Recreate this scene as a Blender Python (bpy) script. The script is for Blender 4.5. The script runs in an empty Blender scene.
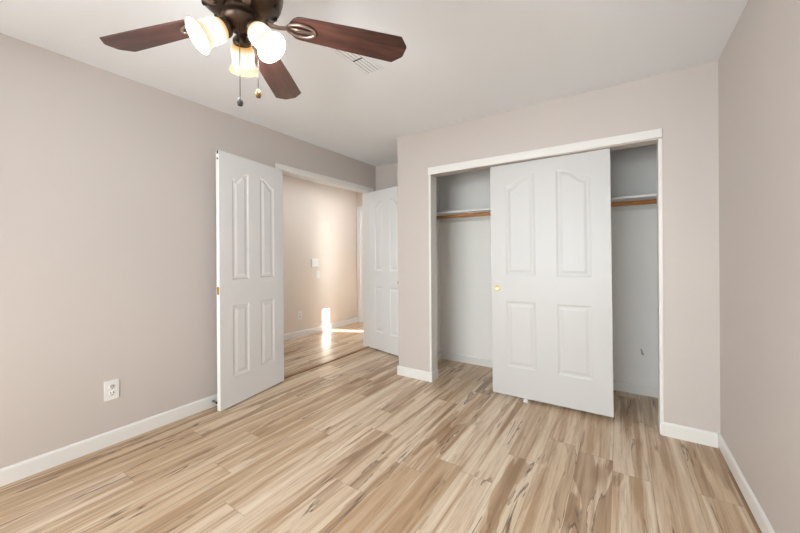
import bpy, bmesh, math, random
from mathutils import Vector, Matrix
random.seed(7)
PI = math.pi
sc = bpy.context.scene
COL = sc.collection

# ------------------------------------------------------------------ camera
TH, HC, FOC, ROLL, CY = 0.582885, 1.2262, 334.94, -0.006185, 255.28
cam_d = bpy.data.cameras.new('camera')
cam = bpy.data.objects.new('camera', cam_d)
COL.objects.link(cam)
cam_d.sensor_width = 36.0
cam_d.lens = FOC / 800.0 * 36.0
cam_d.shift_y = (CY - 266.5) / 800.0
cam_d.clip_start = 0.03
cam.matrix_world = (Matrix.Translation((0, 0, HC)) @ Matrix.Rotation(TH, 4, 'Z')
                    @ Matrix.Rotation(PI / 2, 4, 'X') @ Matrix.Rotation(ROLL, 4, 'Z'))
sc.camera = cam

# ------------------------------------------------------------------ colour
vs = sc.view_settings
vs.view_transform = 'Standard'
vs.look = 'None'
vs.exposure = 0.10
vs.gamma = 1.0
vs.use_curve_mapping = False

# ------------------------------------------------------------------ room constants
XL, XR, YC, YN, H = -2.790, 0.518, 2.868, 3.640, 2.44
YR = -1.49            # rear wall (behind the camera)
XH, YE = -4.07, 4.73  # hall wall, hall end wall
WT = 0.12
YCB = 3.592           # closet back wall
XCL = -1.795          # closet inner left side
XNK = -1.915          # closet outer left side
OX0, OX1, OZ = -1.530, 0.215, 2.003   # closet opening
DY0, DY1, DZ = 2.105, 3.512, 2.066    # double door opening in the left wall

# ------------------------------------------------------------------ world, sun, daylight
world = bpy.data.worlds.new('sky')
sc.world = world
world.use_nodes = True
bg = world.node_tree.nodes['Background']
bg.inputs['Color'].default_value = (0.85, 0.93, 1.0, 1)
bg.inputs['Strength'].default_value = 0.3


def area_light(name, loc, direction, sx, sy, power, color, spread=PI):
    d = bpy.data.lights.new(name, 'AREA')
    d.shape = 'RECTANGLE'
    d.size, d.size_y = sx, sy
    d.energy = power
    d.color = color
    d.spread = spread
    o = bpy.data.objects.new(name, d)
    COL.objects.link(o)
    o.location = loc
    o.rotation_euler = Vector(direction).to_track_quat('-Z', 'Y').to_euler()
    return o


sun_d = bpy.data.lights.new('sun', 'SUN')
sun_d.energy = 85.0
sun_d.angle = math.radians(0.6)
sun_d.color = (1.0, 0.97, 0.93)
sun = bpy.data.objects.new('sun', sun_d)
COL.objects.link(sun)
SUN_EL = math.radians(11)
SUN_AZ = Vector((-0.919, -0.395)).normalized()
sun_dir = Vector((SUN_AZ.x * math.cos(SUN_EL), SUN_AZ.y * math.cos(SUN_EL), -math.sin(SUN_EL)))
sun.rotation_euler = sun_dir.to_track_quat('-Z', 'Y').to_euler()
sun.location = (3, 8, 6)

# daylight: the bright open sky in front of the windows behind the camera
area_light('daylight_rear_window', (-1.7, -4.5, 1.9), (0.1, 1, -0.08), 4.5, 4.0, 500, (0.915, 0.985, 1.0))
area_light('daylight_side_window', (XR + 0.16, -0.75, 1.3), (-1, 0.0, 0), 1.1, 1.5, 4, (0.85, 0.95, 1.0))
# added fill lights under the hall ceiling, without fixtures, out of sight
area_light('hall_fill_far', (-3.25, 3.9, 2.40), (0, 0, -1), 0.5, 1.2, 11.0, (0.92, 0.98, 1.05))
area_light('hall_fill_near', (-3.49, 2.3, 2.40), (0, 0, -1), 0.5, 1.6, 4, (1.0, 0.97, 0.95))
# added narrow light outside the hall opening, makes the soft band on the wall
area_light('hall_band_light', (-2.60, 4.55, 1.30), (-0.919, -0.395, -0.03), 0.16, 1.30, 1.4, (1.0, 0.98, 0.95), math.radians(42))

# ------------------------------------------------------------------ material helpers
def srgb(r, g, b):
    def f(c):
        c /= 255.0
        return c / 12.92 if c <= 0.04045 else ((c + 0.055) / 1.055) ** 2.4
    return (f(r), f(g), f(b), 1.0)


class NT:
    def __init__(self, name):
        self.m = bpy.data.materials.new(name)
        self.m.use_nodes = True
        self.t = self.m.node_tree
        self.b = self.t.nodes['Principled BSDF']
        self.out = self.t.nodes['Material Output']

    def n(self, typ, **kw):
        nd = self.t.nodes.new(typ)
        for k, v in kw.items():
            setattr(nd, k, v)
        return nd

    def link(self, a, b):
        self.t.links.new(a, b)

    def val(self, sock, v):
        if hasattr(v, 'is_output'):
            self.link(v, sock)
        else:
            sock.default_value = v

    def math(self, op, a, b=0.0, c=0.0, clamp=False):
        nd = self.n('ShaderNodeMath', operation=op, use_clamp=clamp)
        self.val(nd.inputs[0], a)
        self.val(nd.inputs[1], b)
        self.val(nd.inputs[2], c)
        return nd.outputs[0]

    def comb(self, x, y, z=0.0):
        nd = self.n('ShaderNodeCombineXYZ')
        self.val(nd.inputs[0], x)
        self.val(nd.inputs[1], y)
        self.val(nd.inputs[2], z)
        return nd.outputs[0]

    def noise(self, vec, scale=1.0, detail=2.0, rough=0.5, dist=0.0):
        nd = self.n('ShaderNodeTexNoise')
        self.val(nd.inputs['Vector'], vec)
        nd.inputs['Scale'].default_value = scale
        nd.inputs['Detail'].default_value = detail
        nd.inputs['Roughness'].default_value = rough
        nd.inputs['Distortion'].default_value = dist
        return nd.outputs['Fac']

    def mix(self, fac, a, b, blend='MIX'):
        nd = self.n('ShaderNodeMix', data_type='RGBA', blend_type=blend)
        self.val(nd.inputs[0], fac)
        self.val(nd.inputs[6], a)
        self.val(nd.inputs[7], b)
        return nd.outputs[2]

    def ramp(self, fac, stops):
        nd = self.n('ShaderNodeValToRGB')
        self.val(nd.inputs[0], fac)
        e = nd.color_ramp.elements
        while len(e) < len(stops):
            e.new(0.5)
        for el, (p, c) in zip(e, stops):
            el.position = p
            el.color = c if hasattr(c, '__len__') else (c, c, c, 1)
        return nd.outputs[0]

    def smooth(self, v, lo, hi):
        nd = self.n('ShaderNodeMapRange', interpolation_type='SMOOTHSTEP')
        self.val(nd.inputs[0], v)
        nd.inputs[1].default_value = lo
        nd.inputs[2].default_value = hi
        return nd.outputs[0]

    def coord(self):
        return self.n('ShaderNodeTexCoord').outputs['Object']

    def bump(self, h, strength, distance=0.002):
        nd = self.n('ShaderNodeBump')
        nd.inputs['Strength'].default_value = strength
        nd.inputs['Distance'].default_value = distance
        self.link(h, nd.inputs['Height'])
        self.link(nd.outputs[0], self.b.inputs['Normal'])


def paint(name, rgb, rough=0.6, tex=0.15, var=0.02, scale=260):
    k = NT(name)
    c = srgb(*rgb)
    co = k.coord()
    big = k.noise(co, 1.3, 2)
    d = tuple(x * (1 - var * 2) for x in c[:3]) + (1,)
    k.link(k.mix(big, d, c), k.b.inputs['Base Color'])
    k.b.inputs['Roughness'].default_value = rough
    if tex:
        k.bump(k.noise(co, scale, 2), tex, 0.0006)
    return k.m


def plain(name, rgb, rough=0.4, metal=0.0):
    k = NT(name)
    co = k.coord()
    c = srgb(*rgb)
    d = tuple(x * 0.88 for x in c[:3]) + (1,)
    k.link(k.mix(k.noise(co, 35, 3), d, c), k.b.inputs['Base Color'])
    k.b.inputs['Roughness'].default_value = rough
    k.b.inputs['Metallic'].default_value = metal
    return k.m


M = {}
M['wall'] = paint('wall_paint', (206, 198, 193), 0.55, 0.25)
M['hallwall'] = paint('hall_paint', (222, 212, 200), 0.55, 0.2)
M['ceiling'] = paint('ceiling_paint', (243, 246, 249), 0.8, 0.35, scale=120)
M['white'] = paint('white_trim_paint', (236, 235, 232), 0.35, 0.0)
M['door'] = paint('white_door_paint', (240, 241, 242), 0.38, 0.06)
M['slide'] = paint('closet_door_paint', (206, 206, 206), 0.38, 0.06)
M['plastic'] = plain('white_plastic', (240, 240, 238), 0.3)
M['slot'] = plain('dark_slot', (46, 44, 42), 0.5)
M['brass'] = plain('brass', (214, 170, 90), 0.22, 1.0)
M['paleknob'] = plain('pale_brass_knob', (236, 214, 150), 0.25, 0.6)
M['steel'] = plain('dull_steel', (150, 148, 144), 0.35, 1.0)
M['rubber'] = plain('dark_rubber', (40, 38, 36), 0.7)
M['bronze'] = plain('dark_bronze', (92, 76, 65), 0.30, 0.85)
M['iron'] = plain('brushed_bronze', (158, 138, 126), 0.34, 0.85)
M['oldbrass'] = plain('aged_brass', (138, 108, 66), 0.4, 0.7)
M['gap'] = plain('vent_gap', (128, 125, 120), 0.7)
M['chain'] = plain('chain_metal', (92, 82, 74), 0.5, 0.6)


def closet_paint():
    k = NT('closet_paint')
    co = k.coord()
    c = srgb(242, 242, 240)
    d = srgb(238, 237, 234)
    base = k.mix(k.noise(co, 1.3, 2), d, c)
    # a small dark scuff on the back wall of the closet
    sub = k.n('ShaderNodeVectorMath', operation='SUBTRACT')
    k.link(co, sub.inputs[0])
    sub.inputs[1].default_value = (0.149, 3.592, 0.372)
    sp = k.n('ShaderNodeSeparateXYZ')
    k.link(sub.outputs[0], sp.inputs[0])
    bend = k.math('ADD', sp.outputs[0], k.math('MULTIPLY', sp.outputs[2], 0.25))
    wob = k.math('MULTIPLY', k.math('SUBTRACT', k.noise(co, 60, 2), 0.5), 0.02)
    dx = k.math('DIVIDE', k.math('ADD', bend, wob), 0.008)
    dz = k.math('DIVIDE', sp.outputs[2], 0.032)
    r = k.math('ADD', k.math('MULTIPLY', dx, dx), k.math('MULTIPLY', dz, dz))
    k.link(k.mix(k.smooth(r, 1.2, 0.5), base, srgb(168, 160, 152)), k.b.inputs['Base Color'])
    k.b.inputs['Roughness'].default_value = 0.6
    return k.m


M['closet'] = closet_paint()


def floor_material():
    k = NT('hickory_plank_floor')
    co = k.coord()
    sp = k.n('ShaderNodeSeparateXYZ')
    k.link(co, sp.inputs[0])
    X, Y = sp.outputs[0], sp.outputs[1]
    PW, PL = 0.18, 1.22
    u = k.math('DIVIDE', k.math('SUBTRACT', X, 0.135), PW)
    pid = k.math('FLOOR', u)
    fu = k.math('FRACT', u)
    wn1 = k.n('ShaderNodeTexWhiteNoise', noise_dimensions='1D')
    k.link(pid, wn1.inputs['W'])
    v = k.math('ADD', k.math('DIVIDE', Y, PL), wn1.outputs['Value'])
    vid = k.math('FLOOR', v)
    fv = k.math('FRACT', v)
    wn = k.n('ShaderNodeTexWhiteNoise', noise_dimensions='3D')
    k.link(k.comb(pid, vid, 3.7), wn.inputs['Vector'])
    rnd = wn.outputs['Value']
    rc = k.n('ShaderNodeSeparateColor')
    k.link(wn.outputs['Color'], rc.inputs[0])
    r2, r3 = rc.outputs[1], rc.outputs[2]
    zo = k.math('MULTIPLY', rnd, 37.0)
    # ground tone of each plank
    base = k.ramp(rnd, [(0.0, srgb(194, 167, 136)), (0.35, srgb(211, 188, 159)),
                        (0.7, srgb(222, 203, 180)), (1.0, srgb(202, 177, 146))])
    yy = k.math('ADD', Y, k.math('MULTIPLY', r3, 9.0))
    # broad soft bands along the grain
    band = k.noise(k.comb(k.math('MULTIPLY', X, 21.0), k.math('MULTIPLY', yy, 0.7), zo), 1.0, 4, 0.58, 0.5)
    base = k.mix(k.math('MULTIPLY', k.smooth(band, 0.46, 0.64), 0.85), base, srgb(174, 141, 108))
    base = k.mix(k.math('MULTIPLY', k.smooth(band, 0.46, 0.30), 0.85), base, srgb(232, 219, 199))
    # heartwood with a wavy border
    hn = k.noise(k.comb(k.math('MULTIPLY', X, 10.0), k.math('MULTIPLY', yy, 1.0), k.math('ADD', zo, 11.0)), 1.0, 4, 0.48, 0.8)
    thr = k.math('ADD', 0.50, k.math('MULTIPLY', r2, 0.14))
    dh = k.math('SUBTRACT', hn, thr)
    heart = k.smooth(dh, -0.004, 0.022)
    htone = k.mix(k.smooth(band, 0.35, 0.65), srgb(178, 147, 115), srgb(142, 110, 80))
    base = k.mix(k.math('MULTIPLY', heart, k.math('MULTIPLY_ADD', r3, 0.45, 0.40)), base, htone)
    # fine grain
    g = k.noise(k.comb(k.math('MULTIPLY', X, 95.0), k.math('MULTIPLY', yy, 5.0), zo), 1.0, 5, 0.65)
    base = k.mix(k.math('MULTIPLY', k.smooth(g, 0.46, 0.72), 0.36), base, srgb(140, 106, 74))
    # dark cracks on parts of the heartwood border
    cm = k.noise(k.comb(k.math('MULTIPLY', X, 7.0), k.math('MULTIPLY', yy, 1.3), k.math('ADD', zo, 5.0)), 1.0, 2)
    line = k.smooth(k.math('ABSOLUTE', dh), 0.019, 0.003)
    crack = k.math('MULTIPLY', line, k.smooth(cm, 0.54, 0.61))
    base = k.mix(k.math('MULTIPLY', crack, 0.75), base, srgb(82, 58, 40))
    # second set of cracks and small knots
    c2 = k.noise(k.comb(k.math('MULTIPLY', X, 22.0), k.math('MULTIPLY', yy, 1.0), k.math('ADD', zo, 23.0)), 1.0, 4, 0.5, 0.7)
    cm2 = k.noise(k.comb(k.math('MULTIPLY', X, 7.5), k.math('MULTIPLY', yy, 1.9), k.math('ADD', zo, 31.0)), 1.0, 1)
    l2 = k.math('MULTIPLY', k.smooth(k.math('ABSOLUTE', k.math('SUBTRACT', c2, 0.5)), 0.026, 0.004), k.smooth(cm2, 0.60, 0.66))
    base = k.mix(k.math('MULTIPLY', l2, 0.85), base, srgb(88, 62, 42))
    vor = k.n('ShaderNodeTexVoronoi')
    k.link(k.comb(k.math('MULTIPLY', X, 3.4), k.math('MULTIPLY', yy, 1.1), zo), vor.inputs['Vector'])
    vor.inputs['Scale'].default_value = 1.0
    knot = k.math('ADD', vor.outputs['Distance'], k.math('MULTIPLY', k.math('SUBTRACT', g, 0.5), 0.10))
    base = k.mix(k.math('MULTIPLY', k.smooth(knot, 0.20, 0.04), 0.6), base, srgb(134, 96, 64))
    base = k.mix(k.math('MULTIPLY', k.smooth(knot, 0.065, 0.025), 0.75), base, srgb(70, 48, 32))
    # joints between the planks
    ex = k.math('MINIMUM', fu, k.math('SUBTRACT', 1.0, fu))
    ey = k.math('MINIMUM', fv, k.math('SUBTRACT', 1.0, fv))
    jx = k.smooth(ex, 0.012, 0.003)
    jy = k.smooth(ey, 0.0026, 0.0008)
    joint = k.math('MAXIMUM', jx, jy)
    base = k.mix(k.math('MULTIPLY', joint, 0.32), base, srgb(118, 90, 64))
    k.link(base, k.b.inputs['Base Color'])
    k.b.inputs['Roughness'].default_value = 0.36
    k.b.inputs['Specular IOR Level'].default_value = 0.5
    hgt = k.math('SUBTRACT', k.math('MULTIPLY', g, 0.15), joint)
    k.bump(hgt, 0.25, 0.0012)
    return k.m


M['floor'] = floor_material()


def wood(name, cols, sx, sy, axis_long='X', rough=0.35, coat=0.0):
    k = NT(name)
    co = k.coord()
    sp = k.n('ShaderNodeSeparateXYZ')
    k.link(co, sp.inputs[0])
    L, A, B = (sp.outputs[0], sp.outputs[1], sp.outputs[2])
    vec = k.comb(k.math('MULTIPLY', L, sx), k.math('MULTIPLY', A, sy), k.math('MULTIPLY', B, sy))
    n = k.noise(vec, 1.0, 5, 0.6, 1.2)
    f = k.noise(k.comb(k.math('MULTIPLY', L, sx * 2), k.math('MULTIPLY', A, sy * 5), k.math('MULTIPLY', B, sy * 5)), 1.0, 3)
    c = k.ramp(n, [(0.30, srgb(*cols[0])), (0.5, srgb(*cols[1])), (0.68, srgb(*cols[2]))])
    c = k.mix(k.math('MULTIPLY', k.smooth(f, 0.5, 0.75), 0.4), c, srgb(*cols[0]))
    k.link(c, k.b.inputs['Base Color'])
    k.b.inputs['Roughness'].default_value = rough
    k.b.inputs['Coat Weight'].default_value = coat
    k.b.inputs['Coat Roughness'].default_value = 0.2
    return k.m


M['blade'] = wood('mahogany_blade', [(42, 28, 24), (74, 44, 37), (96, 60, 50)], 2.2, 26, rough=0.38)
M['rod'] = wood('closet_rod_wood', [(150, 98, 54), (184, 126, 74), (204, 150, 96)], 2.0, 40, rough=0.45)
M['threshold'] = wood('threshold_wood', [(104, 74, 48), (140, 102, 68), (170, 132, 94)], 40, 2.0, rough=0.4)


def shade_material():
    # lit alabaster glass: white body, amber at the neck and the rim
    k = NT('lit_alabaster_glass')
    co = k.coord()
    sp = k.n('ShaderNodeSeparateXYZ')
    k.link(co, sp.inputs[0])
    t = k.math('DIVIDE', sp.outputs[2], 0.105)
    t = k.math('ADD', t, k.math('MULTIPLY', k.math('SUBTRACT', k.noise(co, 40, 3), 0.5), 0.05))
    glow = k.ramp(t, [(0.0, srgb(196, 130, 56)), (0.12, srgb(236, 190, 116)), (0.26, srgb(255, 251, 240)),
                      (0.66, srgb(255, 251, 240)), (0.82, srgb(236, 212, 166)), (0.97, srgb(240, 216, 168))])
    k.b.inputs['Base Color'].default_value = srgb(120, 112, 100)
    k.b.inputs['Roughness'].default_value = 0.3
    k.link(glow, k.b.inputs['Emission Color'])
    k.b.inputs['Emission Strength'].default_value = 0.95
    return k.m


def emit(name, rgb, s):
    k = NT(name)
    k.b.inputs['Base Color'].default_value = srgb(*rgb)
    k.b.inputs['Emission Color'].default_value = srgb(*rgb)
    k.b.inputs['Emission Strength'].default_value = s
    return k.m


M['shade'] = shade_material()
M['shade_in'] = emit('lit_inner_glass', (255, 250, 236), 1.1)
M['bulb'] = emit('lit_bulb', (255, 240, 214), 6.0)


def pane_material():
    k = NT('window_pane')
    tr = k.n('ShaderNodeBsdfTransparent')
    gl = k.n('ShaderNodeBsdfGlossy')
    gl.inputs['Roughness'].default_value = 0.02
    mx = k.n('ShaderNodeMixShader')
    mx.inputs[0].default_value = 0.06
    k.link(tr.outputs[0], mx.inputs[1])
    k.link(gl.outputs[0], mx.inputs[2])
    k.link(mx.outputs[0], k.out.inputs['Surface'])
    return k.m


M['pane'] = pane_material()


# ------------------------------------------------------------------ mesh helpers
def bx(bm, x0, x1, y0, y1, z0, z1):
    v = [bm.verts.new((x, y, z)) for x in (x0, x1) for y in (y0, y1) for z in (z0, z1)]
    for f in ((0, 1, 3, 2), (4, 6, 7, 5), (0, 4, 5, 1), (2, 3, 7, 6), (0, 2, 6, 4), (1, 5, 7, 3)):
        bm.faces.new([v[i] for i in f])


def box_bm(*b):
    bm = bmesh.new()
    for q in (b if hasattr(b[0], '__len__') else [b]):
        bx(bm, *q)
    return bm


def obj(name, bm, mat, parent=None, bevel=0.0, seg=2, smooth=False, mats=None):
    bmesh.ops.recalc_face_normals(bm, faces=bm.faces[:])
    me = bpy.data.meshes.new(name)
    bm.to_mesh(me)
    bm.free()
    o = bpy.data.objects.new(name, me)
    COL.objects.link(o)
    for q in (mats or [mat]):
        me.materials.append(M[q])
    if smooth:
        for p in me.polygons:
            p.use_smooth = True
    if bevel:
        md = o.modifiers.new('bevel', 'BEVEL')
        md.width = bevel
        md.segments = seg
        md.limit_method = 'ANGLE'
        md.angle_limit = math.radians(40)
    if parent:
        o.parent = parent
    return o


def tag(o, label=None, cat=None, group=None, kind=None):
    if label:
        o['label'] = label
    if cat:
        o['category'] = cat
    if group:
        o['group'] = group
    if kind:
        o['kind'] = kind
    return o


def struct(name, bm, mat, label, cat, **kw):
    return tag(obj(name, bm, mat, **kw), label, cat, kind='structure')


def empty(name, loc, rot=(0, 0, 0), label=None, cat=None, group=None, kind=None):
    o = bpy.data.objects.new(name, None)
    o.empty_display_size = 0.1
    COL.objects.link(o)
    o.location = loc
    o.rotation_euler = rot
    return tag(o, label, cat, group, kind)


def lathe(prof, n=32, mat_split=None):
    """prof: list of (r, z)"""
    bm = bmesh.new()
    rings = []
    for r, z in prof:
        if r < 1e-6:
            rings.append([bm.verts.new((0, 0, z))])
        else:
            rings.append([bm.verts.new((r * math.cos(2 * PI * i / n), r * math.sin(2 * PI * i / n), z)) for i in range(n)])
    for k, (a, b) in enumerate(zip(rings, rings[1:])):
        for i in range(n):
            j = (i + 1) % n
            if len(a) == 1 and len(b) == 1:
                continue
            if len(a) == 1:
                f = bm.faces.new((a[0], b[i], b[j]))
            elif len(b) == 1:
                f = bm.faces.new((a[i], b[0], a[j]))
            else:
                f = bm.faces.new((a[i], b[i], b[j], a[j]))
            f.smooth = True
            if mat_split is not None and k >= mat_split:
                f.material_index = 1
    return bm


def tube(bm, pts, r, n=10, flat=1.0):
    """sweep a round (or flattened) section along pts; r scalar or list"""
    pts = [Vector(p) for p in pts]
    rs = r if hasattr(r, '__len__') else [r] * len(pts)
    rings = []
    for i, p in enumerate(pts):
        d = (pts[min(i + 1, len(pts) - 1)] - pts[max(i - 1, 0)]).normalized()
        up = Vector((0, 0, 1)) if abs(d.z) < 0.95 else Vector((1, 0, 0))
        s = d.cross(up).normalized()
        t = s.cross(d).normalized()
        rings.append([bm.verts.new(p + rs[i] * (math.cos(2 * PI * k / n) * s + flat * math.sin(2 * PI * k / n) * t)) for k in range(n)])
    for a, b in zip(rings, rings[1:]):
        for k in range(n):
            f = bm.faces.new((a[k], a[(k + 1) % n], b[(k + 1) % n], b[k]))
            f.smooth = True
    bm.faces.new(rings[0][::-1])
    bm.faces.new(rings[-1])


def prism(bm, outline, z0, z1):
    lo = [bm.verts.new((x, y, z0)) for x, y in outline]
    hi = [bm.verts.new((x, y, z1)) for x, y in outline]
    n = len(outline)
    bm.faces.new(lo[::-1])
    bm.faces.new(hi)
    for i in range(n):
        bm.faces.new((lo[i], lo[(i + 1) % n], hi[(i + 1) % n], hi[i]))


# ------------------------------------------------------------------ room shell
struct('floor', box_bm(XH - WT, XR + WT, YR - WT, YE + 0.1, -0.08, 0.0), 'floor',
       'light hickory plank floor with brown heartwood streaks and dark cracks', 'floor')
struct('ceiling', box_bm(XH - WT, XR + WT, YR - WT, YE + 0.1, H, H + 0.1), 'ceiling',
       'flat white painted ceiling above the fan', 'ceiling')
SL = (4.366, 4.564, 2.0)   # tall narrow opening placed to let in the sun streak, beyond the nook
struct('wall_left', box_bm((XL - WT, XL, YR - WT, DY0 - 0.02, 0, H), (XL - WT, XL, DY1 + 0.02, SL[0], 0, H), (XL - WT, XL, SL[1], YE, 0, H), (XL - WT, XL, SL[0], SL[1], SL[2], H),
                           (XL - WT, XL, DY0 - 0.02, DY1 + 0.02, DZ + 0.02, H)), 'wall',
       'greige painted wall on the left with the open double doorway', 'wall')
SW = (-1.35, -0.15, 0.50, 2.10)   # window in the right wall, behind the camera
struct('wall_right', box_bm((XR, XR + WT, YR - WT, SW[0], 0, H), (XR, XR + WT, SW[1], YCB + WT, 0, H),
                            (XR, XR + WT, SW[0], SW[1], 0, SW[2]), (XR, XR + WT, SW[0], SW[1], SW[3], H)), 'wall',
       'plain tan painted wall along the right edge', 'wall')
RW = (-2.3, 0.2, 0.40, 2.15)
struct('wall_rear', box_bm((XL - WT, RW[0], YR - WT, YR, 0, H), (RW[1], XR, YR - WT, YR, 0, H),
                           (RW[0], RW[1], YR - WT, YR, 0, RW[2]), (RW[0], RW[1], YR - WT, YR, RW[3], H)), 'wall',
       'greige wall with the window, behind the viewer', 'wall')
struct('wall_closet', box_bm((XNK, OX0 - 0.022, YC, YC + WT, 0, H), (OX1 + 0.022, XR, YC, YC + WT, 0, H),
                             (OX0 - 0.022, OX1 + 0.022, YC, YC + WT, OZ, H)), 'wall',
       'greige wall around the closet opening', 'wall')
struct('wall_nook', box_bm((XL, XNK, YN, YN + WT, 0, H)), 'wall',
       'small strip of greige wall above the right hand door leaf in the nook', 'wall')
struct('wall_closet_side', box_bm(XNK, XCL, YC + WT, YN + WT, 0, H), 'closet',
       'white end wall inside the closet on the left', 'wall')
struct('wall_closet_back', box_bm(XCL, XR, YCB, YCB + WT, 0, H), 'closet',
       'white back wall inside the closet with a small scuff', 'wall')
struct('wall_hall', box_bm(XH - WT, XH, YR - WT, YE + 0.1, 0, H), 'hallwall',
       'warm cream hall wall seen through the doorway with a strip of sunlight', 'wall')
EDX0, EDX1, EDZ = -3.975, -3.24, 2.045
struct('wall_hall_end', box_bm((XH, EDX0 - 0.02, YE, YE + 0.045, 0, H), (EDX1 + 0.02, XL, YE, YE + 0.045, 0, H),
                               (EDX0 - 0.02, EDX1 + 0.02, YE, YE + 0.045, EDZ + 0.02, H)), 'hallwall',
       'cream end wall of the hall beside the white door casing', 'wall')
struct('sun_block_board', box_bm((-2.42, -2.38, 4.1, 5.3, 0.70, H + 0.1)), 'hallwall',  # unseen board, added to keep the sun off the upper part of the opening
       'added board outside the hall that blocks the sun, out of sight', 'wall')
struct('wall_hall_rear', box_bm(XH, XL - WT, YR - WT, YR, 0, H), 'hallwall',
       'near end wall of the hall, hidden by the bedroom wall', 'wall')


# baseboards
def base_profile(bm, p, q, side, h=0.092, t=0.013, z0=0.0):
    """baseboard from p to q (xy) with thickness to `side` (unit xy vector)"""
    p, q, s = Vector((*p, 0)), Vector((*q, 0)), Vector((*side, 0))
    prof = [(0, z0), (t, z0), (t, h - 0.012), (t * 0.75, h - 0.004), (t * 0.3, h), (0, h)]
    a = [bm.verts.new(p + s * d + Vector((0, 0, z))) for d, z in prof]
    b = [bm.verts.new(q + s * d + Vector((0, 0, z))) for d, z in prof]
    n = len(prof)
    bm.faces.new(a[::-1])
    bm.faces.new(b)
    for i in range(n):
        bm.faces.new((a[i], a[(i + 1) % n], b[(i + 1) % n], b[i]))


T = 0.013
bm = bmesh.new()
base_profile(bm, (XL, YR), (XL, DY0 - 0.062), (1, 0))
struct('baseboard_left', bm, 'white', 'white baseboard along the left wall', 'baseboard')
bm = bmesh.new()
base_profile(bm, (XR, YR), (XR, YC), (-1, 0), z0=0.012)
struct('baseboard_right', bm, 'white', 'white baseboard along the right wall', 'baseboard')
bm = bmesh.new()
base_profile(bm, (XNK - T, YC), (OX0 - 0.0, YC), (0, -1))
base_profile(bm, (OX0 + 0.0005, YC - T), (OX0 + 0.0005, YC + WT), (1, 0), t=0.010)
base_profile(bm, (XNK, YC + 0.002), (XNK, YN), (-1, 0))
struct('baseboard_closet_left', bm, 'white', 'short white baseboard left of the closet opening', 'baseboard', bevel=0.002)
bm = bmesh.new()
base_profile(bm, (OX1 + 0.008, YC), (XR - T, YC), (0, -1))
struct('baseboard_closet_right', bm, 'white', 'short white baseboard between the closet and the right wall', 'baseboard', bevel=0.002)
bm = bmesh.new()
base_profile(bm, (XCL, YCB), (XR, YCB), (0, -1), h=0.085)
base_profile(bm, (XCL, YC + WT), (XCL, YCB - T), (1, 0), h=0.085)
struct('baseboard_closet_inside', bm, 'white', 'white baseboard along the back inside the closet', 'baseboard')
bm = bmesh.new()
base_profile(bm, (XL, YN), (XNK - T, YN), (0, -1))
struct('baseboard_nook', bm, 'white', 'white baseboard of the nook behind the right door leaf', 'baseboard')
bm = bmesh.new()
base_profile(bm, (XH, YR), (XH, YE), (1, 0))
struct('baseboard_hall', bm, 'white', 'white baseboard along the hall wall', 'baseboard')
bm = bmesh.new()
base_profile(bm, (XL, YR), (RW[0], YR), (0, 1))
base_profile(bm, (RW[0], YR), (XR, YR), (0, 1))
struct('baseboard_rear', bm, 'white', 'white baseboard along the wall behind the viewer', 'baseboard')

# double doorway: jambs, casing, threshold
CW = 0.057
jamb = box_bm((XL - WT - 0.003, XL + 0.004, DY0 - 0.02, DY0, 0, DZ), (XL - WT - 0.003, XL + 0.004, DY1, DY1 + 0.02, 0, DZ),
              (XL - WT - 0.003, XL + 0.004, DY0 - 0.02, DY1 + 0.02, DZ, DZ + 0.02))
struct('trim_1', jamb, 'white', 'white jamb lining the double doorway', 'door frame')
cas = bmesh.new()
for x0, x1 in ((XL, XL + 0.016), (XL - WT - 0.016, XL - WT)):
    bx(cas, x0, x1, DY0 - 0.005 - CW, DY0 - 0.005, 0, DZ + 0.005)
    bx(cas, x0, x1, DY1 + 0.005, DY1 + 0.005 + CW, 0, DZ + 0.005)
    bx(cas, x0, x1, DY0 - 0.005 - CW, DY1 + 0.005 + CW, DZ + 0.005, DZ + 0.005 + CW)
struct('trim_2', cas, 'white', 'white casing around the double doorway', 'door frame', bevel=0.005)
thr = bmesh.new()
prism(thr, [(XL - 0.060, 0.0), (XL - 0.056, 0.008), (XL - 0.036, 0.011), (XL - 0.016, 0.009), (XL - 0.008, 0.0)], DY0, DY1)
bmesh.ops.rotate(thr, verts=thr.verts[:], cent=(0, 0, 0), matrix=Matrix.Rotation(PI / 2, 3, 'X'))
for v in thr.verts:
    v.co.y = -v.co.y
struct('trim_3', thr, 'threshold', 'brown wooden floor strip across the double doorway', 'threshold')

# closet opening: jamb boards and fascia
cj = box_bm((OX0 - 0.022, OX0, YC - 0.004, YC + WT, 0, OZ), (OX1, OX1 + 0.022, YC - 0.004, YC + WT, 0, OZ))
struct('trim_4', cj, 'white', 'white jamb boards lining the closet opening', 'closet frame', bevel=0.002)
fa = bmesh.new()
fx0, fx1 = OX0 - 0.022, OX1 + 0.022
for (y0, y1) in ((YC - 0.016, YC - 0.0005),):
    vs_ = [fa.verts.new(p) for p in ((fx0, y0, 2.001), (fx1, y0, 2.012), (fx1, y0, 2.071), (fx0, y0, 2.071),
                                     (fx0, y1, 2.001), (fx1, y1, 2.012), (fx1, y1, 2.071), (fx0, y1, 2.071))]
    for f in ((0, 1, 2, 3), (4, 7, 6, 5), (0, 4, 5, 1), (1, 5, 6, 2), (2, 6, 7, 3), (3, 7, 4, 0)):
        fa.faces.new([vs_[i] for i in f])
struct('trim_5', fa, 'white', 'white fascia board across the top of the closet opening', 'closet frame', bevel=0.003)
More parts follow.
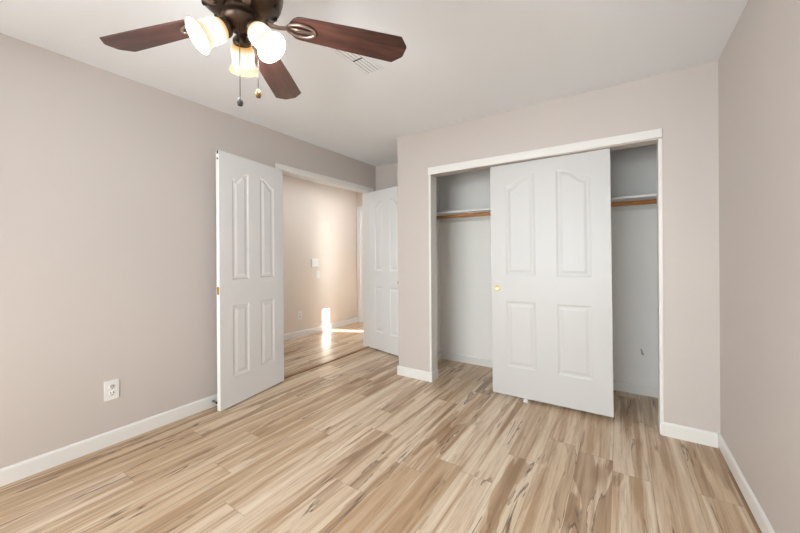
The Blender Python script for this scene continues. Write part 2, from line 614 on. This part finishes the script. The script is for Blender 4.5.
# hall end door casing
ec = box_bm((EDX0 - 0.085, EDX0 - 0.005, YE - 0.016, YE, 0, EDZ + 0.005), (EDX1 + 0.005, EDX1 + 0.075, YE - 0.016, YE, 0, EDZ + 0.005),
            (EDX0 - 0.085, EDX1 + 0.075, YE - 0.016, YE, EDZ + 0.005, EDZ + 0.08),
            (EDX0 - 0.02, EDX0, YE, YE + 0.045, 0, EDZ), (EDX1, EDX1 + 0.02, YE, YE + 0.045, 0, EDZ), (EDX0 - 0.02, EDX1 + 0.02, YE, YE + 0.045, EDZ, EDZ + 0.02))
struct('trim_6', ec, 'white', 'white door casing at the far end of the hall', 'door frame', bevel=0.003)


# windows behind the viewer
def window(name, plane, a0, a1, z0, z1, w0, w1, label):
    """plane 'y': the opening runs along x; w0..w1 the wall thickness range"""
    root = empty(name, ((a0 + a1) / 2, (w0 + w1) / 2, z0) if plane == 'y' else ((w0 + w1) / 2, (a0 + a1) / 2, z0),
                 (0, 0, 0) if plane == 'y' else (0, 0, PI / 2), label, 'window', kind='structure')
    hw, hh, t = (a1 - a0) / 2, z1 - z0, 0.05
    f = box_bm((-hw, -hw + t, -0.03, 0.03, 0, hh), (hw - t, hw, -0.03, 0.03, 0, hh), (-hw + t, hw - t, -0.03, 0.03, 0, t),
               (-hw + t, hw - t, -0.03, 0.03, hh - t, hh), (-0.02, 0.02, -0.025, 0.025, t, hh - t))
    obj('window_frame', f, 'white', root)
    for s in (-1, 1):
        x0, x1 = sorted((s * 0.02, s * (hw - t)))
        obj('pane', box_bm(x0, x1, -0.002, 0.002, t, hh - t), 'pane', root)


window('window_1', 'y', RW[0], RW[1], RW[2], RW[3], YR - WT, YR, 'white framed window in the wall behind the viewer')
window('window_2', 'x', SW[0], SW[1], SW[2], SW[3], XR, XR + WT, 'white framed window in the right wall behind the viewer')


# ------------------------------------------------------------------ panelled doors
def arch_outline(x0, x1, z0, zlow, zhigh, rise):
    """panel outline, counter-clockwise in x,z; rise +1: top rises to the right, -1: to the left, 0: flat"""
    pts = [(x0, z0), (x1, z0)]
    if rise == 0:
        return pts + [(x1, zlow), (x0, zlow)]
    n = 14
    for i in range(n + 1):
        t = i / n                       # from x1 to x0
        x = x1 + (x0 - x1) * t
        s = 1 - t if rise > 0 else t    # 0 low side, 1 high side
        a = min(1.0, max(0.0, (s - 0.04) / 0.80))
        k = a * a * (3 - 2 * a)
        pts.append((x, zlow + (zhigh - zlow) * k))
    return pts


def inset(par, d):
    x0, x1, z0, zlow, zhigh, rise = par
    return arch_outline(x0 + d, x1 - d, z0 + d, zlow - d, zhigh - d, rise)


def door_slab(root, w, z0, h, th, panels, mat='door', relief=0.8):
    """slab: x 0..w, front face at y=0, body to y=th; panels are (x0, x1, z0, zlow, zhigh, rise)"""
    bm = bmesh.new()
    rect = [(0, z0), (w, z0), (w, z0 + h), (0, z0 + h)]
    edges = []
    loops = []
    for lp in [rect] + [inset(p, 0) for p in panels]:
        vs2 = [bm.verts.new((x, 0, z)) for x, z in lp]
        loops.append(vs2)
        edges += [bm.edges.new((vs2[i], vs2[(i + 1) % len(vs2)])) for i in range(len(vs2))]
    bmesh.ops.triangle_fill(bm, edges=edges, use_beauty=True, normal=(0, -1, 0))
    back = [bm.verts.new((x, th, z)) for x, z in rect]
    bm.faces.new(back)
    fr = loops[0]
    for i in range(4):
        j = (i + 1) % 4
        bm.faces.new((fr[i], back[i], back[j], fr[j]))
    obj('slab', bm, mat, root)
    for lp in panels:
        bm = bmesh.new()
        prof = [(0.0, 0.0), (0.006, 0.002), (0.013, 0.0075), (0.022, 0.0085), (0.030, 0.0080), (0.046, 0.0018), (0.052, 0.0012)]
        rings = []
        for d, y in prof:
            q = inset(lp, d)
            rings.append([bm.verts.new((x, y * relief, z)) for x, z in q])
        for a, b in zip(rings, rings[1:]):
            for i in range(len(a)):
                j = (i + 1) % len(a)
                bm.faces.new((a[i], a[j], b[j], b[i]))
        bm.faces.new(rings[-1])
        obj('panel', bm, mat, root)


def four_panels(w, m, gap, zb0, zb1, zt0, zlow, zhigh):
    pw = (w - 2 * m - gap) / 2
    a0, a1, b0, b1 = m, m + pw, w - m - pw, w - m
    return [(a0, a1, zb0, zb1, zb1, 0), (b0, b1, zb0, zb1, zb1, 0),
            (a0, a1, zt0, zlow, zhigh, 1), (b0, b1, zt0, zlow, zhigh, -1)]


def knob_bm(r=0.026, length=0.058, rose=0.032):
    return lathe([(0, 0.0), (rose, 0.0), (rose, 0.004), (rose * 0.8, 0.008), (0.011, 0.012), (0.010, length - 0.040),
                  (r * 0.75, length - 0.034), (r, length - 0.020), (r * 0.9, length - 0.007), (r * 0.5, length), (0, length)], 24)


LEAF_W, LEAF_TH = 0.690, 0.035
# left leaf: local x runs from the free edge to the hinge, front face looks into the room
A = Vector((-2.627, 1.414))
B = Vector((-2.752, 2.103))
d = (B - A).normalized()
left = empty('door_1', (A.x, A.y, 0), (0, 0, math.atan2(d.y, d.x)),
             'white four panel door leaf swung open against the left wall', 'door', kind='structure')
LW = (B - A).length
PAN = dict(zb0=0.238, zb1=0.830, zt0=1.030, zlow=1.864, zhigh=1.928)
door_slab(left, LW, 0.010, 2.052, LEAF_TH, four_panels(LW, 0.118, 0.125, **PAN))
# flush bolt and latch plates on the free edge
obj('latch_plate', box_bm((-0.002, 0.0005, 0.006, 0.029, 0.925, 0.985)), 'brass', left)
obj('flush_bolt', box_bm((-0.0015, 0.0005, 0.008, 0.026, 2.035, 2.060), (-0.0015, 0.0005, 0.010, 0.024, 1.990, 2.005)), 'slot', left)

# right leaf: local x from the hinge to the free edge
A2 = Vector((-2.785, 3.482))
d2 = Vector((0.542, -0.130)).normalized()
right = empty('door_2', (A2.x, A2.y, 0), (0, 0, math.atan2(d2.y, d2.x)),
              'white four panel door leaf with brass knob, half hidden by the closet corner', 'door', kind='structure')
door_slab(right, LEAF_W, 0.013, 2.048, LEAF_TH, four_panels(LEAF_W, 0.118, 0.125, **PAN))
kb = knob_bm()
bmesh.ops.transform(kb, matrix=Matrix.Translation((LEAF_W - 0.065, 0, 0.905)) @ Matrix.Rotation(PI / 2, 4, 'X'), verts=kb.verts[:])
obj('door_knob', kb, 'brass', right)

# closet sliding door
SX0, SX1 = -0.944, -0.050
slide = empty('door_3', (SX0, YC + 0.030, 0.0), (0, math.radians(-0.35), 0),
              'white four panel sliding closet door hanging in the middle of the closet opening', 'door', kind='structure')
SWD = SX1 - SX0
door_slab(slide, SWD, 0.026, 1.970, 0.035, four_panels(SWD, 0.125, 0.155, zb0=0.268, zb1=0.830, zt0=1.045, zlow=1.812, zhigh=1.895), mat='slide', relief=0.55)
fp = lathe([(0, 0.004), (0.012, 0.003), (0.017, 0.006), (0.021, 0.006), (0.024, 0.002), (0.024, 0.0)], 24)
bmesh.ops.transform(fp, matrix=Matrix.Translation((0.056, 0.0, 0.935)) @ Matrix.Rotation(PI / 2, 4, 'X'), verts=fp.verts[:])
obj('finger_pull', fp, 'paleknob', slide)

# entry door at the end of the hall
entry = empty('door_4', (EDX0 + 0.003, YE + 0.004, 0), (0, 0, 0), 'white door at the far end of the hall', 'door', kind='structure')
EW = EDX1 - EDX0 - 0.006
door_slab(entry, EW, 0.006, EDZ - 0.010, 0.04, four_panels(EW, 0.11, 0.12, **PAN))

# ------------------------------------------------------------------ closet fittings
sh = empty('closet_shelf', (XCL, YCB, 1.69), (0, 0, 0),
           'long white shelf inside the closet, above the wooden rod', 'shelf')
SHW = XR - XCL
obj('board', box_bm((0.001, SHW - 0.001, -0.295, -0.0005, -0.012, 0.008)), 'white', sh, bevel=0.002)
obj('cleat', box_bm((0.001, SHW - 0.001, -0.018, -0.0005, -0.082, -0.012)), 'white', sh)
obj('cleat', box_bm((0.001, 0.019, -0.29, -0.018, -0.082, -0.012)), 'white', sh)
obj('cleat', box_bm((SHW - 0.019, SHW - 0.001, -0.29, -0.018, -0.082, -0.012)), 'white', sh)
rd = empty('closet_rod', (XCL + 0.02, YCB - 0.27, 1.640), (0, 0, 0),
           'round wooden hanging rod under the white closet shelf', 'clothes rod')
bm = bmesh.new()
tube(bm, [(0.0, 0, 0), (0.5, 0, 0), (1.2, 0, 0), (SHW - 0.04, 0, 0)], 0.0185, 20)
obj('pole', bm, 'rod', rd)
for x in (0.0, SHW - 0.052):
    bm = bmesh.new()
    tube(bm, [(x, 0, 0), (x + 0.012, 0, 0)], 0.026, 20)
    obj('socket', bm, 'white', rd)

g = empty('floor_guide', (-0.664, YC + 0.045, 0.0), (0, 0, 0),
          'tiny white plastic guide on the floor under the sliding closet door', 'door guide')
obj('base_plate', box_bm((-0.022, 0.022, -0.030, 0.045, 0.0, 0.004)), 'plastic', g, bevel=0.001)
obj('fin', box_bm((-0.018, 0.018, -0.029, -0.021, 0.004, 0.026)), 'plastic', g, bevel=0.002)
obj('fin', box_bm((-0.018, 0.018, 0.024, 0.032, 0.004, 0.026)), 'plastic', g, bevel=0.002)


# ------------------------------------------------------------------ wall plates
def outlet(x, y, z, label, w=0.078, h=0.125):
    """plate on a wall that faces +x; origin at the plate's middle"""
    root = empty('electrical_outlet', (x, y, z), (0, 0, 0), label, 'outlet')
    obj('plate', box_bm((0, 0.006, -w / 2, w / 2, -h / 2, h / 2)), 'plastic', root, bevel=0.003)
    for s in (-1, 1):
        r = lathe([(0.0, 0.0085), (0.0155, 0.0085), (0.017, 0.0075), (0.017, 0.005)], 20)
        bmesh.ops.transform(r, matrix=Matrix.Translation((0, 0, s * 0.021)) @ Matrix.Rotation(PI / 2, 4, 'Y'), verts=r.verts[:])
        rc = obj('receptacle', r, 'plastic', root)
        for q in (-1, 1):
            obj('slot', box_bm((0.0082, 0.0090, q * 0.0066 - 0.0021, q * 0.0066 + 0.0021, s * 0.021 - 0.001, s * 0.021 + 0.0095)), 'slot', rc)
        gr = lathe([(0, 0.0091), (0.0028, 0.0091), (0.0028, 0.0082)], 12)
        bmesh.ops.transform(gr, matrix=Matrix.Translation((0, 0, s * 0.021 - 0.0085)) @ Matrix.Rotation(PI / 2, 4, 'Y'), verts=gr.verts[:])
        obj('ground_hole', gr, 'slot', rc)
    return root


outlet(XL, 0.789, 0.357, 'white duplex outlet low on the left bedroom wall', 0.080, 0.128)
outlet(XH, 3.396, 0.322, 'white outlet low on the hall wall, left of the sun streak', 0.080, 0.125)
th = empty('thermostat', (XH, 3.695, 1.115), (0, 0, 0), 'pale square thermostat on the hall wall left of the sunlight strip', 'thermostat')
obj('housing', box_bm((0, 0.022, -0.072, 0.072, -0.062, 0.062)), 'plastic', th, bevel=0.006)
obj('display', box_bm((0.0215, 0.0228, -0.030, 0.045, -0.018, 0.030)), 'white', th)
lsw = empty('light_switch', (XH, 3.765, 0.925), (0, 0, 0), 'small white switch on the hall wall just below the thermostat', 'light switch')
obj('plate', box_bm((0, 0.006, -0.035, 0.035, -0.057, 0.057)), 'plastic', lsw, bevel=0.003)
obj('rocker', box_bm((0.006, 0.011, -0.016, 0.016, -0.033, 0.033)), 'plastic', lsw, bevel=0.002)

# spring door stop behind the left leaf
ds = empty('door_stop', (XL + T, 1.435, 0.048), (0, PI / 2, 0), 'small dark spring door stop on the baseboard behind the open left door', 'door stop')
obj('base', lathe([(0, 0), (0.011, 0), (0.011, 0.004), (0.006, 0.008), (0, 0.008)], 16), 'steel', ds)
bm = bmesh.new()
N = 90
tube(bm, [(0.0055 * math.cos(i * 2 * PI / 9), 0.0055 * math.sin(i * 2 * PI / 9), 0.006 + 0.050 * i / N) for i in range(N + 1)], 0.0016, 6)
obj('spring', bm, 'steel', ds)
obj('tip', lathe([(0, 0.052), (0.008, 0.052), (0.009, 0.058), (0.008, 0.066), (0, 0.067)], 16), 'rubber', ds)

# ------------------------------------------------------------------ ceiling register
VX0, VX1, VY0, VY1 = -1.430, -1.270, 1.400, 1.770
vent = empty('ceiling_vent', ((VX0 + VX1) / 2, (VY0 + VY1) / 2, H), (0, 0, 0),
             'white louvered air register in the ceiling behind the fan blade', 'air vent')
hw, hl = (VX1 - VX0) / 2, (VY1 - VY0) / 2
obj('frame', box_bm((-hw, -hw + 0.02, -hl, hl, -0.006, 0), (hw - 0.02, hw, -hl, hl, -0.006, 0),
                    (-hw + 0.02, hw - 0.02, -hl, -hl + 0.02, -0.006, 0), (-hw + 0.02, hw - 0.02, hl - 0.02, hl, -0.006, 0)), 'ceiling', vent, bevel=0.002)
obj('backing', box_bm((-hw + 0.02, hw - 0.02, -hl + 0.02, hl - 0.02, -0.0015, -0.0005)), 'gap', vent)
NLV = 5
for i in range(NLV):
    x = -hw + 0.02 + (i + 0.5) * (2 * hw - 0.04) / NLV
    bm = box_bm((-0.0102, 0.0102, -hl + 0.02, hl - 0.02, -0.0012, 0.0008))
    bmesh.ops.transform(bm, matrix=Matrix.Translation((x, 0, -0.0042)) @ Matrix.Rotation(math.radians(4), 4, 'Y'), verts=bm.verts[:])
    obj('louver', bm, 'ceiling', vent)
obj('divider', box_bm((-hw + 0.045, hw - 0.045, -0.004, 0.004, -0.0075, -0.002)), 'slot', vent)

# ------------------------------------------------------------------ ceiling fan
FX, FY = -1.132, 0.688
fan = empty('ceiling_fan', (FX, FY, H), (0, 0, 0),
            'dark bronze ceiling fan with mahogany blades and three lit glass shades', 'ceiling fan')
ZB = 2.086 - H    # plane of the blades
obj('canopy', lathe([(0, 0), (0.075, 0), (0.075, -0.02), (0.06, -0.05), (0.03, -0.065), (0, -0.065)], 32), 'bronze', fan)
obj('downrod', lathe([(0, -0.06), (0.013, -0.06), (0.013, -0.16), (0, -0.16)], 16), 'bronze', fan)
obj('motor_housing', lathe([(0, -0.14), (0.05, -0.145), (0.09, -0.165), (0.125, -0.195), (0.146, -0.235), (0.146, -0.275),
                            (0.140, -0.285), (0.140, -0.297), (0.130, -0.312), (0.112, -0.322), (0.108, -0.328), (0.085, -0.338), (0.06, -0.340), (0, -0.340)], 48), 'bronze', fan)
slot0 = None
for i in range(12):                      # cooling slots in the lower flare of the housing
    if slot0 is None:
        slot0 = so = obj('cooling_slot', box_bm((0.113, 0.128, -0.006, 0.006, -0.3215, -0.3085)), 'slot', fan)
    else:
        so = slot0.copy()
        COL.objects.link(so)
    so.rotation_euler = (0, 0, 2 * PI * (i + 0.3) / 12)
obj('light_fitter', lathe([(0, -0.335), (0.056, -0.335), (0.060, -0.342), (0.057, -0.348), (0.057, -0.366), (0.062, -0.371), (0.062, -0.377),
                           (0.055, -0.388), (0.046, -0.398), (0.030, -0.406), (0.012, -0.409), (0.008, -0.414), (0, -0.416)], 36), 'bronze', fan)

# blades
R0, R1, BW0, BW1, PITCH = 0.165, 0.630, 0.052, 0.068, math.radians(11)
edge = []
for i in range(9):                       # rounded inner end
    a = PI / 2 + PI * i / 8
    edge.append((R0 + 0.045 + 0.045 * math.cos(a), BW0 * math.sin(a)))
edge += [(R0 + 0.25, -(BW0 + 0.010)), (R1 - 0.042, -BW1), (R1 - 0.036, -BW1 + 0.001), (R1 - 0.003, -0.030), (R1, -0.022), (R1, 0.022),
         (R1 - 0.003, 0.030), (R1 - 0.036, BW1 - 0.001), (R1 - 0.042, BW1), (R0 + 0.25, BW0 + 0.010)]
bmB = bmesh.new()
prism(bmB, edge, -0.003, 0.003)
blade0 = obj('blade', bmB, 'blade', fan, bevel=0.0015)
# blade iron: arm and oval ring under the blade, in the blade's frame
bmI = bmesh.new()
n = 36
ring = []
cx, ra, rb = R0 + 0.045, 0.050, 0.026
pts = [(cx + ra * math.cos(2 * PI * i / n), rb * math.sin(2 * PI * i / n), -0.008) for i in range(n)]
rings = []
for i in range(n):
    p = Vector(pts[i])
    t = (Vector(pts[(i + 1) % n]) - Vector(pts[i - 1])).normalized()
    s = Vector((t.y, -t.x, 0))
    rings.append([bmI.verts.new(p + 0.0062 * (math.cos(2 * PI * k / 8) * s + math.sin(2 * PI * k / 8) * Vector((0, 0, 1)))) for k in range(8)])
for i in range(n):
    a, b = rings[i], rings[(i + 1) % n]
    for k in range(8):
        f = bmI.faces.new((a[k], a[(k + 1) % 8], b[(k + 1) % 8], b[k]))
        f.smooth = True
tube(bmI, [(cx - ra + 0.004, 0, -0.008), (cx - 0.01, 0.0, -0.010), (cx + ra - 0.006, 0, -0.008)], [0.007, 0.009, 0.006], 8, 0.5)
tube(bmI, [(0.088, 0, -0.004), (0.105, 0, -0.014), (0.13, 0, -0.016), (0.150, 0, -0.012), (cx - ra + 0.004, 0, -0.008)], [0.014, 0.010, 0.008, 0.008, 0.009], 10, 0.7)
iron0 = obj('blade_iron', bmI, 'iron', blade0)


def dup(o, parent):
    c = o.copy()
    COL.objects.link(c)
    c.parent = parent
    return c


for i, ang in enumerate((-162.3, 125.7, 53.7, -18.3, -90.3)):
    b = blade0 if i == 0 else dup(blade0, fan)
    if i:
        dup(iron0, b)
    b.location = (0, 0, ZB)
    b.rotation_euler = (math.radians(0), 0, 0)
    mt = Matrix.Translation((0, 0, ZB)) @ Matrix.Rotation(math.radians(ang), 4, 'Z') @ Matrix.Rotation(-PITCH, 4, 'X')
    b.matrix_local = mt

# lamp shades: local z runs from the neck to the rim
SL_ = 0.125
SK = 0.80
outer = [(0.020, -0.004), (0.031, 0.0), (0.043, 0.010), (0.050, 0.026), (0.052, 0.045), (0.051, 0.065), (0.050, 0.082), (0.053, 0.098), (0.060, 0.113), (0.067, 0.123), (0.069, 0.1255)]
inner = [(0.0665, 0.1250), (0.0575, 0.112), (0.0500, 0.098), (0.0470, 0.082), (0.048, 0.065), (0.049, 0.045), (0.047, 0.027), (0.040, 0.013), (0.029, 0.004), (0.020, 0.003)]
outer = [(a * SK, b * SK) for a, b in outer]
inner = [(a * SK, b * SK) for a, b in inner]
LAMP_W, LAMP_COL = 8.5, (0.96, 0.98, 1.0)
SHADES = [(-106.0, 38, 0.054, -0.422), (143.0, 40, 0.060, -0.416), (18.7, 48, 0.062, -0.416)]
sh0 = None
for ang, dip, rho, z in SHADES:
    a, dp = math.radians(ang), math.radians(dip)
    ax = Vector((math.cos(a) * math.cos(dp), math.sin(a) * math.cos(dp), -math.sin(dp)))
    p = Vector((rho * math.cos(a), rho * math.sin(a), z))
    if sh0 is None:
        sh0 = obj('lamp_shade', lathe(outer + inner, 40, mat_split=len(outer)), None, fan, mats=['shade', 'shade_in'])
        bu = obj('light_bulb', lathe([(0, 0.004), (0.013, 0.004), (0.013, 0.03), (0.022, 0.045), (0.026, 0.060), (0.023, 0.074), (0.013, 0.084), (0, 0.087)], 24), 'bulb', sh0)
        bm = lathe([(0, -0.062), (0.010, -0.062), (0.011, -0.034), (0.016, -0.026), (0.029, -0.014), (0.032, -0.006), (0.031, 0.004), (0.025, 0.004), (0, 0.002)], 28)
        cu = obj('shade_cup', bm, 'bronze', sh0)
        s = sh0
    else:
        s = dup(sh0, fan)
        dup(bu, s)
        dup(cu, s)
    q = ax.to_track_quat('Z', 'Y').to_matrix().to_4x4()
    s.matrix_local = Matrix.Translation(p) @ q
    ld = bpy.data.lights.new('bulb_light', 'POINT')
    ld.energy = LAMP_W
    ld.color = LAMP_COL
    ld.shadow_soft_size = 0.03
    lo = bpy.data.objects.new('bulb_light', ld)
    COL.objects.link(lo)
    lo.parent = s
    lo.location = (0, 0, 0.125)

# pull chains: two, hanging from the fitter
def chain(ax, ay, z0, z1, dark, knob_label):
    bm = bmesh.new()
    tube(bm, [(ax, ay, z0), (ax, ay, (z0 + z1) / 2), (ax, ay, z1)], 0.0016, 6)
    c = obj('pull_chain', bm, 'chain', fan)
    k = lathe([(0, z1 + 0.012), (0.004, z1 + 0.010), (0.008, z1 + 0.002), (0.0105, z1 - 0.008), (0.008, z1 - 0.018), (0, z1 - 0.021)], 16)
    bmesh.ops.translate(k, verts=k.verts[:], vec=(ax, ay, 0))
    ko = obj('pull_knob', k, 'slot' if dark else 'oldbrass', c)
    ko['label'] = knob_label


chain(0.030, -0.020, -0.400, -0.672, True, 'dark pull knob')
chain(0.075, 0.020, -0.405, -0.640, False, 'bronze coloured pull knob')
